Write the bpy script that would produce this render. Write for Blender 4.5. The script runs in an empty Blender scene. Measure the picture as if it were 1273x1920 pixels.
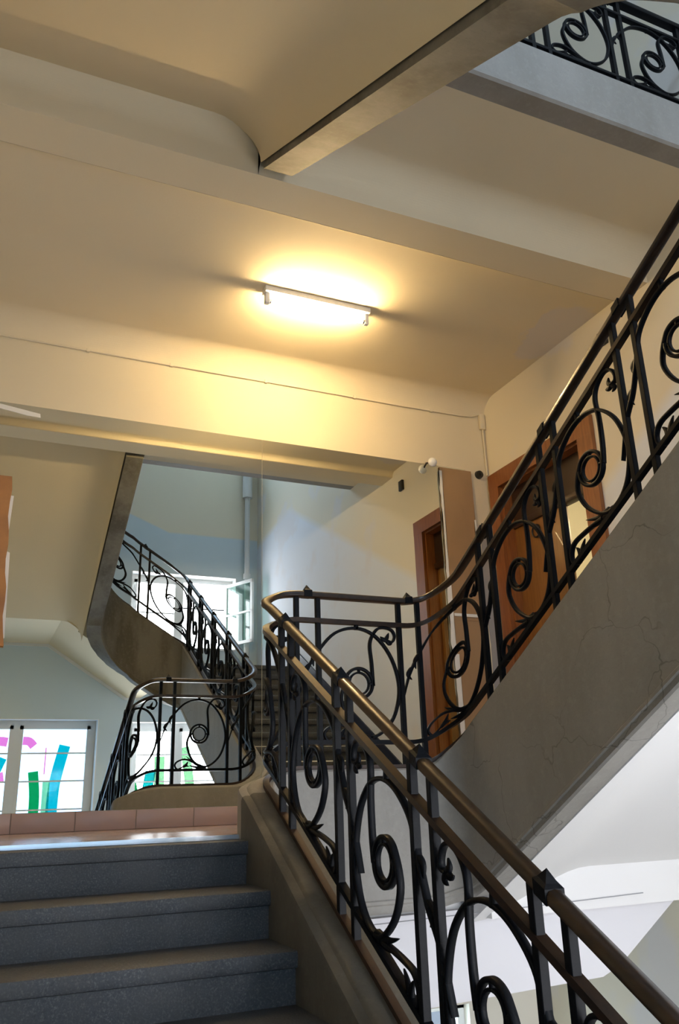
import bpy, bmesh, math, random
from mathutils import Vector, Matrix
random.seed(7)
sc = bpy.context.scene
C = sc.collection
PI = math.pi

# ------------------------------------------------------------------ camera
def make_camera():
    f_px, W = 1541.14, 1273.0
    yaw, pitch, roll = .423, .3349, -.0319
    cy, sy, cp, sp = math.cos(yaw), math.sin(yaw), math.cos(pitch), math.sin(pitch)
    fw = Vector((sy*cp, cy*cp, sp)); r0 = Vector((cy, -sy, 0)); u0 = r0.cross(fw)
    c, s = math.cos(roll), math.sin(roll)
    r = c*r0 + s*u0; u = -s*r0 + c*u0
    cam = bpy.data.cameras.new('camera'); o = bpy.data.objects.new('camera', cam); C.objects.link(o)
    cam.sensor_fit = 'HORIZONTAL'; cam.sensor_width = 24.0; cam.lens = 24.0*f_px/W
    cam.clip_start = .02; cam.clip_end = 100
    m = Matrix((r, u, -fw)).transposed().to_4x4(); m.translation = Vector((-1.1227, -6.0946, .1583))
    o.matrix_world = m
    sc.camera = o
make_camera()

# ------------------------------------------------------------------ light
sc.view_settings.view_transform = 'Standard'; sc.view_settings.look = 'None'
sc.view_settings.gamma = 1; sc.view_settings.use_curve_mapping = False
sc.view_settings.exposure = 0.0
w = bpy.data.worlds.new('sky'); sc.world = w; w.use_nodes = True
w.node_tree.nodes['Background'].inputs[0].default_value = (.62, .78, 1, 1)
w.node_tree.nodes['Background'].inputs[1].default_value = .6
DAY = (.66, .84, 1.0)
DAY_BLUE = (.40, .65, 1.0)
DAY_PALE = (.95, .95, 1.0)
DAY_TOP = (.52, .73, 1.0)
def daylight(name, x0, x1, z0, z1, power, y=-7.62, color=DAY):
    l = bpy.data.lights.new(name, 'AREA'); l.shape = 'RECTANGLE'; l.size = x1-x0; l.size_y = z1-z0
    l.energy = power; l.color = color
    o = bpy.data.objects.new(name, l); C.objects.link(o)
    o.location = ((x0+x1)/2, y, (z0+z1)/2); o.rotation_euler = (PI/2, 0, 0)   # faces +y into the stairwell
    return o
daylight('daylight_lower_left', -1.7, .8, -.85, 1.5, 58, color=DAY_BLUE)
daylight('daylight_lower_right', 1.1, 3.05, -2.5, 1.5, 430, color=DAY_PALE)  # covers the unseen lower part too, added for light bounced off the floor
daylight('daylight_upper', .95, 2.95, 2.4, 3.9, 135, color=DAY_PALE)
daylight('added_daylight_top', .6, 3.0, 6.1, 7.45, 320, color=DAY_TOP)  # light of an unseen window, added to brighten the top floor
LAMP_STRENGTH = 410
LAMP_COLOR = (1.0, .70, .34)

# ------------------------------------------------------------------ materials
MATS = {}
def mat(name, col, rough=.6, metal=0, noise=None, bump=0, bump_scale=40, spec=.5, coat=0):
    if name in MATS: return MATS[name]
    m = bpy.data.materials.new(name); m.use_nodes = True; nt = m.node_tree
    b = nt.nodes['Principled BSDF']
    b.inputs['Base Color'].default_value = (*col, 1); b.inputs['Roughness'].default_value = rough
    b.inputs['Metallic'].default_value = metal; b.inputs['Specular IOR Level'].default_value = spec
    b.inputs['Coat Weight'].default_value = coat
    tc = nt.nodes.new('ShaderNodeTexCoord')
    last = None
    for spec_ in (noise or []):
        scale, col2, amt, lo, hi = spec_[:5]
        mp = nt.nodes.new('ShaderNodeMapping'); nt.links.new(tc.outputs['Object'], mp.inputs[0])
        if len(spec_) > 5: mp.inputs['Scale'].default_value = spec_[5]
        n = nt.nodes.new('ShaderNodeTexNoise'); n.inputs['Scale'].default_value = scale
        n.inputs['Detail'].default_value = 6; n.inputs['Roughness'].default_value = .6
        nt.links.new(mp.outputs[0], n.inputs['Vector'])
        mr = nt.nodes.new('ShaderNodeMapRange'); mr.inputs[1].default_value = lo; mr.inputs[2].default_value = hi
        mr.inputs[3].default_value = 0; mr.inputs[4].default_value = amt
        nt.links.new(n.outputs['Fac'], mr.inputs[0])
        mx = nt.nodes.new('ShaderNodeMix'); mx.data_type = 'RGBA'
        nt.links.new(mr.outputs[0], mx.inputs[0])
        if last is None: mx.inputs[6].default_value = (*col, 1)
        else: nt.links.new(last, mx.inputs[6])
        mx.inputs[7].default_value = (*col2, 1)
        last = mx.outputs[2]
    if last is not None: nt.links.new(last, b.inputs['Base Color'])
    if bump:
        n = nt.nodes.new('ShaderNodeTexNoise'); n.inputs['Scale'].default_value = bump_scale; n.inputs['Detail'].default_value = 5
        nt.links.new(tc.outputs['Object'], n.inputs['Vector'])
        bp = nt.nodes.new('ShaderNodeBump'); bp.inputs['Strength'].default_value = bump; bp.inputs['Distance'].default_value = .01
        nt.links.new(n.outputs['Fac'], bp.inputs['Height']); nt.links.new(bp.outputs[0], b.inputs['Normal'])
    MATS[name] = m
    return m

PLASTER = mat('cream_plaster', (.73, .64, .46), .85, noise=[(.7, (.69, .60, .42), .5, .45, .7)], bump=.06, bump_scale=60)
WHITE = mat('white_plaster', (.83, .82, .81), .85, noise=[(.6, (.80, .79, .79), .5, .45, .7)], bump=.05, bump_scale=60)
LILAC = mat('lilac_plaster', (.78, .77, .80), .85)
CREAM = mat('pale_cream_wall', (.82, .78, .68), .85)
BEAMP = mat('beam_paint', (.74, .66, .54), .85, bump=.05, bump_scale=80)
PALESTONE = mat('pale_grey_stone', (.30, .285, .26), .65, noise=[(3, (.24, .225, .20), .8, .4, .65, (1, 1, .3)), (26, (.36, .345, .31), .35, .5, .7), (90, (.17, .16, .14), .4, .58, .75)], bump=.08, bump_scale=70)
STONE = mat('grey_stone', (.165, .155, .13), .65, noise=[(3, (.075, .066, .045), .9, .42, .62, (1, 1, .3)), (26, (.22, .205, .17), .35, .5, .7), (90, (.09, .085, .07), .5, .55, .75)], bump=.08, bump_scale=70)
GRANITE = mat('blue_grey_granite', (.062, .068, .078), .6, noise=[(140, (.17, .175, .18), .8, .5, .7), (90, (.04, .042, .05), .8, .52, .7), (5, (.07, .07, .072), .6, .45, .65)], bump=.12, bump_scale=120)
TILE_C = (.44, .32, .29)
IRON = mat('black_iron', (.003, .004, .006), .45, .0, noise=[(60, (.006, .006, .009), .6, .5, .7)], bump=.08, bump_scale=90, spec=.12)
RAIL = mat('bronze_handrail', (.030, .0145, .007), .36, .3, noise=[(40, (.011, .007, .005), .8, .42, .62, (1, .2, 1))], coat=.15)
RUST = mat('rusty_base_bar', (.042, .022, .014), .5, .3, noise=[(50, (.03, .02, .016), .8, .45, .65)])
WOOD = mat('orange_wood', (.25, .085, .018), .45, noise=[(9, (.16, .045, .010), .7, .4, .65, (6, 6, .5))], coat=.15)
WOOD2 = mat('brown_door_wood', (.22, .10, .022), .4, noise=[(9, (.15, .06, .012), .7, .4, .65, (6, 6, .4))], coat=.1)
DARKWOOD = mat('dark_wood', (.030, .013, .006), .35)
FRAMEW = mat('white_window_paint', (.80, .82, .82), .5)
CARD = mat('brown_cardboard', (.36, .225, .115), .8, noise=[(4, (.31, .19, .095), .6, .45, .65, (1, 1, .4))])
CARDEDGE = mat('white_paper_edge', (.82, .80, .74), .8)
PAPER = mat('orange_brown_paper', (.42, .20, .07), .7, noise=[(5, (.30, .14, .06), .8, .4, .65)])
PORC = mat('white_porcelain', (.85, .85, .82), .3)
BLACKP = mat('black_plastic', (.01, .01, .01), .4)
CABLE = mat('painted_cable', (.72, .64, .47), .6)
METAL = mat('bright_metal_strip', (.75, .75, .76), .25, .9)
LAMPW = mat('white_lamp_metal', (.85, .85, .82), .4)
SKIRT = mat('blue_black_skirting', (.012, .018, .05), .4)
PIPE = mat('white_pipe_paint', (.76, .78, .78), .5)

def patched_plaster():
    m = PLASTER.copy(); m.name = 'patched_plaster'; nt = m.node_tree; b = nt.nodes['Principled BSDF']
    src = b.inputs['Base Color'].links[0].from_socket
    g = nt.nodes.new('ShaderNodeNewGeometry'); n = nt.nodes.new('ShaderNodeTexNoise'); n.inputs['Scale'].default_value = 4; n.inputs['Detail'].default_value = 4
    nt.links.new(g.outputs['Position'], n.inputs['Vector'])
    wv = nt.nodes.new('ShaderNodeVectorMath'); wv.operation = 'MULTIPLY_ADD'; wv.inputs[1].default_value = (.5, .5, 0)
    nt.links.new(n.outputs['Color'], wv.inputs[0]); nt.links.new(g.outputs['Position'], wv.inputs[2])
    mp = nt.nodes.new('ShaderNodeMapping'); mp.inputs['Location'].default_value = (-3.28*4.0, 1.08*2.1, -3.8); mp.inputs['Scale'].default_value = (4.0, 2.1, 1)
    nt.links.new(wv.outputs[0], mp.inputs[0])
    ln = nt.nodes.new('ShaderNodeVectorMath'); ln.operation = 'LENGTH'; nt.links.new(mp.outputs[0], ln.inputs[0])
    mr = nt.nodes.new('ShaderNodeMapRange'); mr.inputs[1].default_value = .85; mr.inputs[2].default_value = 1.0; mr.inputs[3].default_value = .75; mr.inputs[4].default_value = 0
    nt.links.new(ln.outputs['Value'], mr.inputs[0])
    mx = nt.nodes.new('ShaderNodeMix'); mx.data_type = 'RGBA'; mx.inputs[7].default_value = (.66, .62, .60, 1)
    nt.links.new(mr.outputs[0], mx.inputs[0]); nt.links.new(src, mx.inputs[6]); nt.links.new(mx.outputs[2], b.inputs['Base Color'])
    return m
PATCHED = patched_plaster()
def tile_mat():
    m = bpy.data.materials.new('pink_floor_tile'); m.use_nodes = True; nt = m.node_tree; b = nt.nodes['Principled BSDF']
    g = nt.nodes.new('ShaderNodeNewGeometry'); mp = nt.nodes.new('ShaderNodeMapping'); mp.vector_type = 'POINT'
    mp.inputs['Location'].default_value = (1.05+.0, 1.66+1.5, 0)
    nt.links.new(g.outputs['Position'], mp.inputs[0])
    br = nt.nodes.new('ShaderNodeTexBrick'); br.offset = 0; br.squash = 1
    br.inputs['Scale'].default_value = 1; br.inputs['Brick Width'].default_value = .5; br.inputs['Row Height'].default_value = .5
    br.inputs['Mortar Size'].default_value = .005
    br.inputs['Color1'].default_value = (*TILE_C, 1); br.inputs['Color2'].default_value = (.42, .30, .27, 1)
    br.inputs['Mortar'].default_value = (.25, .2, .18, 1)
    nt.links.new(mp.outputs[0], br.inputs['Vector']); nt.links.new(br.outputs['Color'], b.inputs['Base Color'])
    b.inputs['Roughness'].default_value = .22
    return m
TILE = tile_mat()
TILEB = mat('pink_skirting_tile', (.45, .335, .31), .3, noise=[(3, (.48, .35, .31), .7, .4, .65)])
GROUT = mat('grey_grout', (.3, .25, .22), .9)

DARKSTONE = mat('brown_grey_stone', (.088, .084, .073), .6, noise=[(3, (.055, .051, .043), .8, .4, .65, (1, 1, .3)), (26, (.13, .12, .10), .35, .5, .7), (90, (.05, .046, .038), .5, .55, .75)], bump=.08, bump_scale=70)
def cracked_stone():
    m = PALESTONE.copy(); m.name = 'cracked_grey_stone'; nt = m.node_tree; b = nt.nodes['Principled BSDF']
    src = b.inputs['Base Color'].links[0].from_socket
    tc = nt.nodes.new('ShaderNodeTexCoord')
    wn = nt.nodes.new('ShaderNodeTexNoise'); wn.inputs['Scale'].default_value = 3.5; wn.inputs['Detail'].default_value = 4
    nt.links.new(tc.outputs['Object'], wn.inputs['Vector'])
    ad = nt.nodes.new('ShaderNodeVectorMath'); ad.operation = 'MULTIPLY_ADD'
    ad.inputs[1].default_value = (.35, .35, .35)
    nt.links.new(wn.outputs['Color'], ad.inputs[0]); nt.links.new(tc.outputs['Object'], ad.inputs[2])
    v = nt.nodes.new('ShaderNodeTexVoronoi'); v.feature = 'DISTANCE_TO_EDGE'; v.inputs['Scale'].default_value = 1.9
    nt.links.new(ad.outputs[0], v.inputs['Vector'])
    lt = nt.nodes.new('ShaderNodeMapRange'); lt.inputs[1].default_value = .002; lt.inputs[2].default_value = .007
    lt.inputs[3].default_value = 1; lt.inputs[4].default_value = 0
    nt.links.new(v.outputs['Distance'], lt.inputs[0])
    mk = nt.nodes.new('ShaderNodeTexNoise'); mk.inputs['Scale'].default_value = 1.6
    nt.links.new(tc.outputs['Object'], mk.inputs['Vector'])
    mr = nt.nodes.new('ShaderNodeMapRange'); mr.inputs[1].default_value = .42; mr.inputs[2].default_value = .52
    nt.links.new(mk.outputs['Fac'], mr.inputs[0])
    mu = nt.nodes.new('ShaderNodeMath'); mu.operation = 'MULTIPLY'
    nt.links.new(lt.outputs[0], mu.inputs[0]); nt.links.new(mr.outputs[0], mu.inputs[1])
    m2 = nt.nodes.new('ShaderNodeMath'); m2.operation = 'MULTIPLY'; m2.inputs[1].default_value = .5
    nt.links.new(mu.outputs[0], m2.inputs[0])
    mx = nt.nodes.new('ShaderNodeMix'); mx.data_type = 'RGBA'; mx.inputs[7].default_value = (.07, .065, .06, 1)
    nt.links.new(m2.outputs[0], mx.inputs[0]); nt.links.new(src, mx.inputs[6]); nt.links.new(mx.outputs[2], b.inputs['Base Color'])
    return m
CRACKED = cracked_stone()

def two_tone(name, upper, lower, expr, soft=.03, patches=None):
    """wall paint with a dado: expr(nt, x, y, z) -> socket that is >0 where the lower paint is"""
    m = bpy.data.materials.new(name); m.use_nodes = True; nt = m.node_tree; b = nt.nodes['Principled BSDF']
    b.inputs['Roughness'].default_value = .8
    g = nt.nodes.new('ShaderNodeNewGeometry'); sx = nt.nodes.new('ShaderNodeSeparateXYZ'); nt.links.new(g.outputs['Position'], sx.inputs[0])
    s = expr(nt, sx.outputs[0], sx.outputs[1], sx.outputs[2])
    nz = nt.nodes.new('ShaderNodeTexNoise'); nz.inputs['Scale'].default_value = 3; nt.links.new(g.outputs['Position'], nz.inputs['Vector'])
    mr = nt.nodes.new('ShaderNodeMapRange'); mr.inputs[1].default_value = -soft; mr.inputs[2].default_value = soft
    nt.links.new(s, mr.inputs[0])
    mx = nt.nodes.new('ShaderNodeMix'); mx.data_type = 'RGBA'; mx.inputs[6].default_value = (*upper, 1); mx.inputs[7].default_value = (*lower, 1)
    nt.links.new(mr.outputs[0], mx.inputs[0]); last = mx.outputs[2]
    if patches:
        col, lo, hi, scale, amt = patches
        n2 = nt.nodes.new('ShaderNodeTexNoise'); n2.inputs['Scale'].default_value = scale; n2.inputs['Detail'].default_value = 3
        nt.links.new(g.outputs['Position'], n2.inputs['Vector'])
        m3 = nt.nodes.new('ShaderNodeMapRange'); m3.inputs[1].default_value = lo; m3.inputs[2].default_value = hi; m3.inputs[4].default_value = amt
        nt.links.new(n2.outputs['Fac'], m3.inputs[0])
        m4 = nt.nodes.new('ShaderNodeMix'); m4.data_type = 'RGBA'; m4.inputs[7].default_value = (*col, 1)
        nt.links.new(m3.outputs[0], m4.inputs[0]); nt.links.new(last, m4.inputs[6]); last = m4.outputs[2]
    nt.links.new(last, b.inputs['Base Color'])
    return m
def mth(nt, op, a, b):
    n = nt.nodes.new('ShaderNodeMath'); n.operation = op
    for i, v in enumerate((a, b)):
        if isinstance(v, (int, float)): n.inputs[i].default_value = v
        else: nt.links.new(v, n.inputs[i])
    return n.outputs[0]
def lin(nt, v, a, b):   # a*v+b
    return mth(nt, 'ADD', mth(nt, 'MULTIPLY', v, a), b)
# right wall: pale lilac dado under a line that follows the stairs, cream above
RIGHTW = two_tone('right_wall_paint', (.80, .73, .58), (.76, .80, .88),
    lambda nt, x, y, z: mth(nt, 'MINIMUM', lin(nt, z, 1, .3), mth(nt, 'SUBTRACT', mth(nt, 'MINIMUM', lin(nt, y, -.535, 1.58), lin(nt, y, .1, 5.05)), z)), .07,
    ((.74, .72, .74), .55, .62, 1.3, .6))
WINW = two_tone('window_wall_paint', (.86, .80, .64), (.66, .78, .84),
    lambda nt, x, y, z: mth(nt, 'SUBTRACT', mth(nt, 'MAXIMUM', lin(nt, x, -.40, 5.12), 4.46), z), .02)
def mirror_mat():
    m = bpy.data.materials.new('mirror_glass'); m.use_nodes = True; b = m.node_tree.nodes['Principled BSDF']
    b.inputs['Base Color'].default_value = (.84, .88, .86, 1); b.inputs['Metallic'].default_value = 1; b.inputs['Roughness'].default_value = 0
    return m
MIRROR = mirror_mat()
def glass_mat(name, tint=(1, 1, 1), gl=.04):
    m = bpy.data.materials.new(name); m.use_nodes = True; nt = m.node_tree; nt.nodes.clear()
    o = nt.nodes.new('ShaderNodeOutputMaterial'); t = nt.nodes.new('ShaderNodeBsdfTransparent'); t.inputs[0].default_value = (*tint, 1)
    g = nt.nodes.new('ShaderNodeBsdfGlossy'); g.inputs['Roughness'].default_value = .05
    x = nt.nodes.new('ShaderNodeMixShader'); x.inputs[0].default_value = gl
    nt.links.new(t.outputs[0], x.inputs[1]); nt.links.new(g.outputs[0], x.inputs[2]); nt.links.new(x.outputs[0], o.inputs[0])
    return m
GLASS = glass_mat('window_glass')
FROST = glass_mat('pale_green_glass', (.62, .74, .70), .08)
def film_mat(name, tint):
    return glass_mat(name, tint, .02)
def emis(name, col, s):
    m = bpy.data.materials.new(name); m.use_nodes = True; nt = m.node_tree; b = nt.nodes['Principled BSDF']
    b.inputs['Base Color'].default_value = (.9, .9, .9, 1)
    b.inputs['Emission Color'].default_value = (*col, 1); b.inputs['Emission Strength'].default_value = s
    return m
TUBE = emis('lit_fluorescent_tube', LAMP_COLOR, LAMP_STRENGTH)

# ------------------------------------------------------------------ mesh helpers
def finish(name, bm, m, parent=None, smooth=None, kind=None, loc=None):
    bmesh.ops.remove_doubles(bm, verts=bm.verts, dist=1e-5)
    bmesh.ops.recalc_face_normals(bm, faces=bm.faces)
    me = bpy.data.meshes.new(name); bm.to_mesh(me); bm.free()
    if smooth is not None:
        for p in me.polygons: p.use_smooth = True
        me.set_sharp_from_angle(angle=math.radians(smooth))
    for x in (m if isinstance(m, (list, tuple)) else [m]): me.materials.append(x)
    o = bpy.data.objects.new(name, me); C.objects.link(o)
    if parent:
        o.parent = parent
        # meshes are modelled in world space: cancel the parent's own placement
        o.matrix_parent_inverse = parent.matrix_basis.inverted()
    if kind: o['kind'] = kind
    return o
def thing(name, label, cat, loc, group=None):
    o = bpy.data.objects.new(name, None); C.objects.link(o); o.location = loc
    o['label'] = label; o['category'] = cat; o.empty_display_size = .1
    if group: o['group'] = group
    return o
def tag(o, label, cat, group=None):
    o['label'] = label; o['category'] = cat
    if group: o['group'] = group
    return o
def add_box(bm, x0, x1, y0, y1, z0, z1, bevel=0, seg=2, M=None):
    vs = [bm.verts.new((x, y, z)) for z in (z0, z1) for y in (y0, y1) for x in (x0, x1)]
    fs = [bm.faces.new([vs[i] for i in q]) for q in ((0, 2, 3, 1), (4, 5, 7, 6), (0, 1, 5, 4), (2, 6, 7, 3), (0, 4, 6, 2), (1, 3, 7, 5))]
    if bevel:
        es = list({e for f in fs for e in f.edges})
        r = bmesh.ops.bevel(bm, geom=es, offset=bevel, segments=seg, affect='EDGES', profile=.5)
        vs = list({v for f in r['faces'] for v in f.verts} | {v for v in vs if v.is_valid})
    if M is not None: bmesh.ops.transform(bm, matrix=M, verts=[v for v in vs if v.is_valid])
def box(name, m, *a, parent=None, kind=None, bevel=0, M=None):
    bm = bmesh.new(); add_box(bm, *a, bevel=bevel, M=M)
    return finish(name, bm, m, parent, 35 if bevel else None, kind)
def add_prism(bm, poly, axis, a, b):
    """extrude a 2-D polygon along axis (0:x -> poly is (y,z), 1:y -> (x,z), 2:z -> (x,y))"""
    def P(p, t):
        return (t, p[0], p[1]) if axis == 0 else (p[0], t, p[1]) if axis == 1 else (p[0], p[1], t)
    A = [bm.verts.new(P(p, a)) for p in poly]; B = [bm.verts.new(P(p, b)) for p in poly]
    n = len(poly)
    bm.faces.new(A); bm.faces.new(B[::-1])
    for i in range(n): bm.faces.new([A[i], A[(i+1) % n], B[(i+1) % n], B[i]])
def prism(name, m, poly, axis, a, b, parent=None, kind=None, smooth=None):
    bm = bmesh.new(); add_prism(bm, poly, axis, a, b)
    bmesh.ops.triangulate(bm, faces=[f for f in bm.faces if len(f.verts) > 4])
    return finish(name, bm, m, parent, smooth, kind)
def loft(bm, rings, cap=True, closed=True):
    R = [[bm.verts.new(p) for p in r] for r in rings]
    n = len(R[0])
    for i in range(len(R)-1):
        for j in range(n if closed else n-1):
            bm.faces.new([R[i][j], R[i][(j+1) % n], R[i+1][(j+1) % n], R[i+1][j]])
    if cap and closed:
        bm.faces.new(R[0][::-1]); bm.faces.new(R[-1])
def add_tube(bm, pts, r, seg=8):
    pts = [Vector(p) for p in pts]; rings = []
    up = Vector((0, 0, 1))
    for i, p in enumerate(pts):
        d = (pts[min(i+1, len(pts)-1)] - pts[max(i-1, 0)]).normalized()
        a = d.cross(up)
        if a.length < .05: a = d.cross(Vector((0, 1, 0)))
        a.normalize(); b = a.cross(d)
        rr = r[i] if isinstance(r, (list, tuple)) else r
        rings.append([p + rr*(math.cos(t)*a + math.sin(t)*b) for t in [2*PI*k/seg for k in range(seg)]])
    loft(bm, rings)
def tube(name, m, pts, r, parent=None, kind=None, seg=8):
    bm = bmesh.new(); add_tube(bm, pts, r, seg); return finish(name, bm, m, parent, 60, kind)
def spline(pts, n=8):
    pts = [tuple(p) for p in pts]; P = [pts[0]] + pts + [pts[-1]]; out = []
    for i in range(1, len(P)-2):
        a, b, c, d = P[i-1], P[i], P[i+1], P[i+2]
        for k in range(n):
            t = k/n
            out.append(tuple(.5*((2*b[j]) + (-a[j]+c[j])*t + (2*a[j]-5*b[j]+4*c[j]-d[j])*t*t + (-a[j]+3*b[j]-3*c[j]+d[j])*t**3) for j in range(len(a))))
    out.append(pts[-1]); return out

# ------------------------------------------------------------------ the stair line: lower flight, landing, upper flight, short flight by the windows, top flight
T = .5587
XA, XB, YL, YM = .293, 1.498, -1.804, -5.2
RA, RB, RC, RD = .16, .20, .20, .46
def build_path(step=.03):
    P = []   # (x, y, zrail, top offset, bottom offset)
    def seg(x0, y0, x1, y1, zf, ot, ob):
        L = math.hypot(x1-x0, y1-y0); n = max(2, int(L/step))
        for i in range(n): t = i/n; x = x0+(x1-x0)*t; y = y0+(y1-y0)*t; P.append([x, y, zf(x, y), ot, ob])
    def arc(cx, cy, r, a0, a1, z0, z1, o0, o1):
        n = 12
        for i in range(n):
            t = i/n; a = math.radians(a0+(a1-a0)*t)
            P.append([cx+r*math.cos(a), cy+r*math.sin(a), z0+(z1-z0)*t, o0[0]+(o1[0]-o0[0])*t, o0[1]+(o1[1]-o0[1])*t])
    zA = lambda x, y: 2.2545+T*y
    zB = lambda x, y: .3136-T*y
    zM = lambda x, y: 3.232+.637*(1.5-x)
    zC = lambda x, y: 6.78+T*y
    oA, oL, oB, oM, oC = (-.945, -1.757), (-.964, -1.69), (-.926, -1.787), (-1.0, -1.93), (-.926, -1.757)
    seg(XA, -5.35, XA, YL-RA, zA, *oA)
    arc(XA+RA, YL-RA, RA, 180, 90, zA(0, YL-RA), 1.269, oA, oL)
    seg(XA+RA, YL, XB-RB, YL, lambda x, y: 1.269, *oL)
    arc(XB-RB, YL-RB, RB, 90, 0, 1.269, zB(0, YL-RB), oL, oB)
    seg(XB, YL-RB, XB, YM+RC, zB, *oB)
    arc(XB-RC, YM+RC, RC, 0, -90, zB(0, YM+RC), zM(XB-RC, 0), oB, oM)
    seg(XB-RC, YM, XA+RD, YM, zM, *oM)
    arc(XA+RD, YM+RD, RD, -90, -180, zM(XA+RD, 0), zC(0, YM+RD), oM, oC)
    seg(XA, YM+RD, XA, -2.3, zC, *oC)
    # soften the kinks of the rail
    for k in (2, 3, 4):
        v = [p[k] for p in P]; s = v[:]
        for i in range(len(v)):
            wd = min(3, i, len(v)-1-i); s[i] = sum(v[i-wd:i+wd+1])/(2*wd+1)
        for i in range(len(v)): P[i][k] = s[i]
    S = [0]
    for i in range(1, len(P)): S.append(S[-1]+math.hypot(P[i][0]-P[i-1][0], P[i][1]-P[i-1][1]))
    return P, S
PATH, PS = build_path()
def at(s):
    """interpolated (x, y, zrail, ot, ob, dir) at arc length s"""
    lo, hi = 0, len(PS)-1
    s = max(0, min(PS[-1]-1e-6, s))
    while hi-lo > 1:
        m = (lo+hi)//2
        if PS[m] <= s: lo = m
        else: hi = m
    t = (s-PS[lo])/(PS[hi]-PS[lo]); a, b = PATH[lo], PATH[hi]
    v = [a[k]+(b[k]-a[k])*t for k in range(5)]
    i0, i1 = max(0, lo-1), min(len(PS)-1, hi+1)
    d = Vector((PATH[i1][0]-PATH[i0][0], PATH[i1][1]-PATH[i0][1], 0)).normalized()
    return v[0], v[1], v[2], v[3], v[4], d
def s_exact(x, y, top=False):
    h = next(k for k in range(len(PS)) if abs(PATH[k][1]-YM) < 1e-4 and PATH[k][0] > XA+.1)   # where the short flight starts
    i = min(range(h, len(PS)) if top else range(h), key=lambda i: (PATH[i][0]-x)**2+(PATH[i][1]-y)**2)
    px, py = PATH[i][:2]; d = at(PS[i])[5]
    return PS[i]+(x-px)*d.x+(y-py)*d.y
def frame(s):
    x, y, z, ot, ob, d = at(s)
    return Vector((x, y, 0)), z, ot, ob, d, Vector((d.y, -d.x, 0))   # last: towards the well
def sweep(bm, s0, s1, sect, step=.03, by_s=False):
    """sect(z, ot, ob) -> list of (n, z)"""
    n = max(2, int((s1-s0)/step)); rings = []
    for i in range(n+1):
        p, z, ot, ob, d, nn = frame(s0+(s1-s0)*i/n)
        sv = s0+(s1-s0)*i/n
        rings.append([(p.x+nn.x*a, p.y+nn.y*a, b) for a, b in (sect(z, ot, ob, sv) if by_s else sect(z, ot, ob))])
    loft(bm, rings)

S_A0 = 0
S_L0 = s_exact(XA, YL-RA)-.02; S_L1 = s_exact(XB, YL-RB)+.02
S_M0 = s_exact(XB, YM+RC); S_M1 = s_exact(XA, YM+RD, True); S_END = PS[-1]

# ------------------------------------------------------------------ the setting
XL, XR, YW = -2.1, 3.2, -7.08
box('wall_back', PLASTER, XL-.3, XR+.3, 0, .3, 0, 4.0, kind='structure')
box('wall_back_top', WHITE, XL-.3, XR+.3, 0, .3, 4.0, 7.6, kind='structure')
box('wall_left', PLASTER, XL-.3, XL, YW, 0, -2.6, 7.6, kind='structure')
# right wall with the door opening
DY0, DY1, DZ = -1.31, -.156, 2.862
bm = bmesh.new()
add_box(bm, XR, XR+.3, YW, DY0, -2.6, 7.6); add_box(bm, XR, XR+.3, DY1, .3, -2.6, 7.6)
add_box(bm, XR, XR+.3, DY0, DY1, DZ, 7.6); add_box(bm, XR, XR+.3, DY0, DY1, -2.6, 0)
finish('wall_right', bm, RIGHTW, kind='structure')
# window wall with four openings; unseen top one added for light upstairs
WIN = {'lower_left': (-1.60, .70, -.75, 1.40), 'lower_right': (1.19, 2.95, -2.40, 1.37), 'upper': (1.07, 2.83, 2.50, 3.76), 'top': (.75, 2.85, 6.2, 7.35)}  # lower_right runs down out of sight, extended to brighten the soffit above
def wall_with_holes(name, m, x0, x1, z0, z1, y0, y1, holes):
    xs = sorted({x0, x1, *[h[0] for h in holes], *[h[1] for h in holes]}); zs = sorted({z0, z1, *[h[2] for h in holes], *[h[3] for h in holes]})
    bm = bmesh.new()
    for i in range(len(xs)-1):
        for j in range(len(zs)-1):
            cx, cz = (xs[i]+xs[i+1])/2, (zs[j]+zs[j+1])/2
            if any(h[0] < cx < h[1] and h[2] < cz < h[3] for h in holes): continue
            add_box(bm, xs[i], xs[i+1], y0, y1, zs[j], zs[j+1])
    return finish(name, bm, m, kind='structure')
wall_with_holes('wall_window', WINW, XL-.3, XR+.3, -2.6, 7.6, YW-.4, YW, list(WIN.values()))
box('floor_lower', mat('ground_floor_terrazzo', (.36, .35, .33), .6), XL-.3, XR+.3, YW-.4, 3.0, -2.75, -2.6, kind='structure')
box('ceiling_top', WHITE, XL-.3, XR+.3, YW-.4, .3, 7.6, 7.75, kind='structure')
# lower storey behind the well
wall_with_holes('wall_lower_back', CREAM, XL-.3, XR+.3, -2.6, 0, 0, .3, [(1.85, 2.56, -2.1, -1.33)])
prism('wall_lower_panel', LILAC, [(.55, -.46), (3.2, -.44), (2.60, -.83), (2.46, -.88), (.55, -.93)], 1, -1.70, -1.50, kind='structure')

# landing floor (L-shaped round the well), tiled
bm = bmesh.new()
add_prism(bm, [(XL, -1.94), (.18, -1.94), (.18, -1.69), (1.62, -1.69), (1.62, -1.90), (XR, -1.90), (XR, 0), (XL, 0)], 2, -.12, 0)
finish('floor_landing', bm, TILE, kind='structure')
for nm, xa, xb, yf in (('ceiling_lower', XL, .13, -1.80), ('ceiling_lower_middle', .13, 1.66, -1.64), ('ceiling_lower_right', 1.66, XR, -1.80)):
    prism(nm, WHITE, [(0, -.13), (yf, -.13), (yf, -.50), (-1.52, -.50), (-1.52, -.20), (0, -.20)], 0, xa, xb, kind='structure')
box('floor_start', GRANITE, XL, .44, YW, -4.98, -1.88, -1.73, kind='structure')

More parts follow.
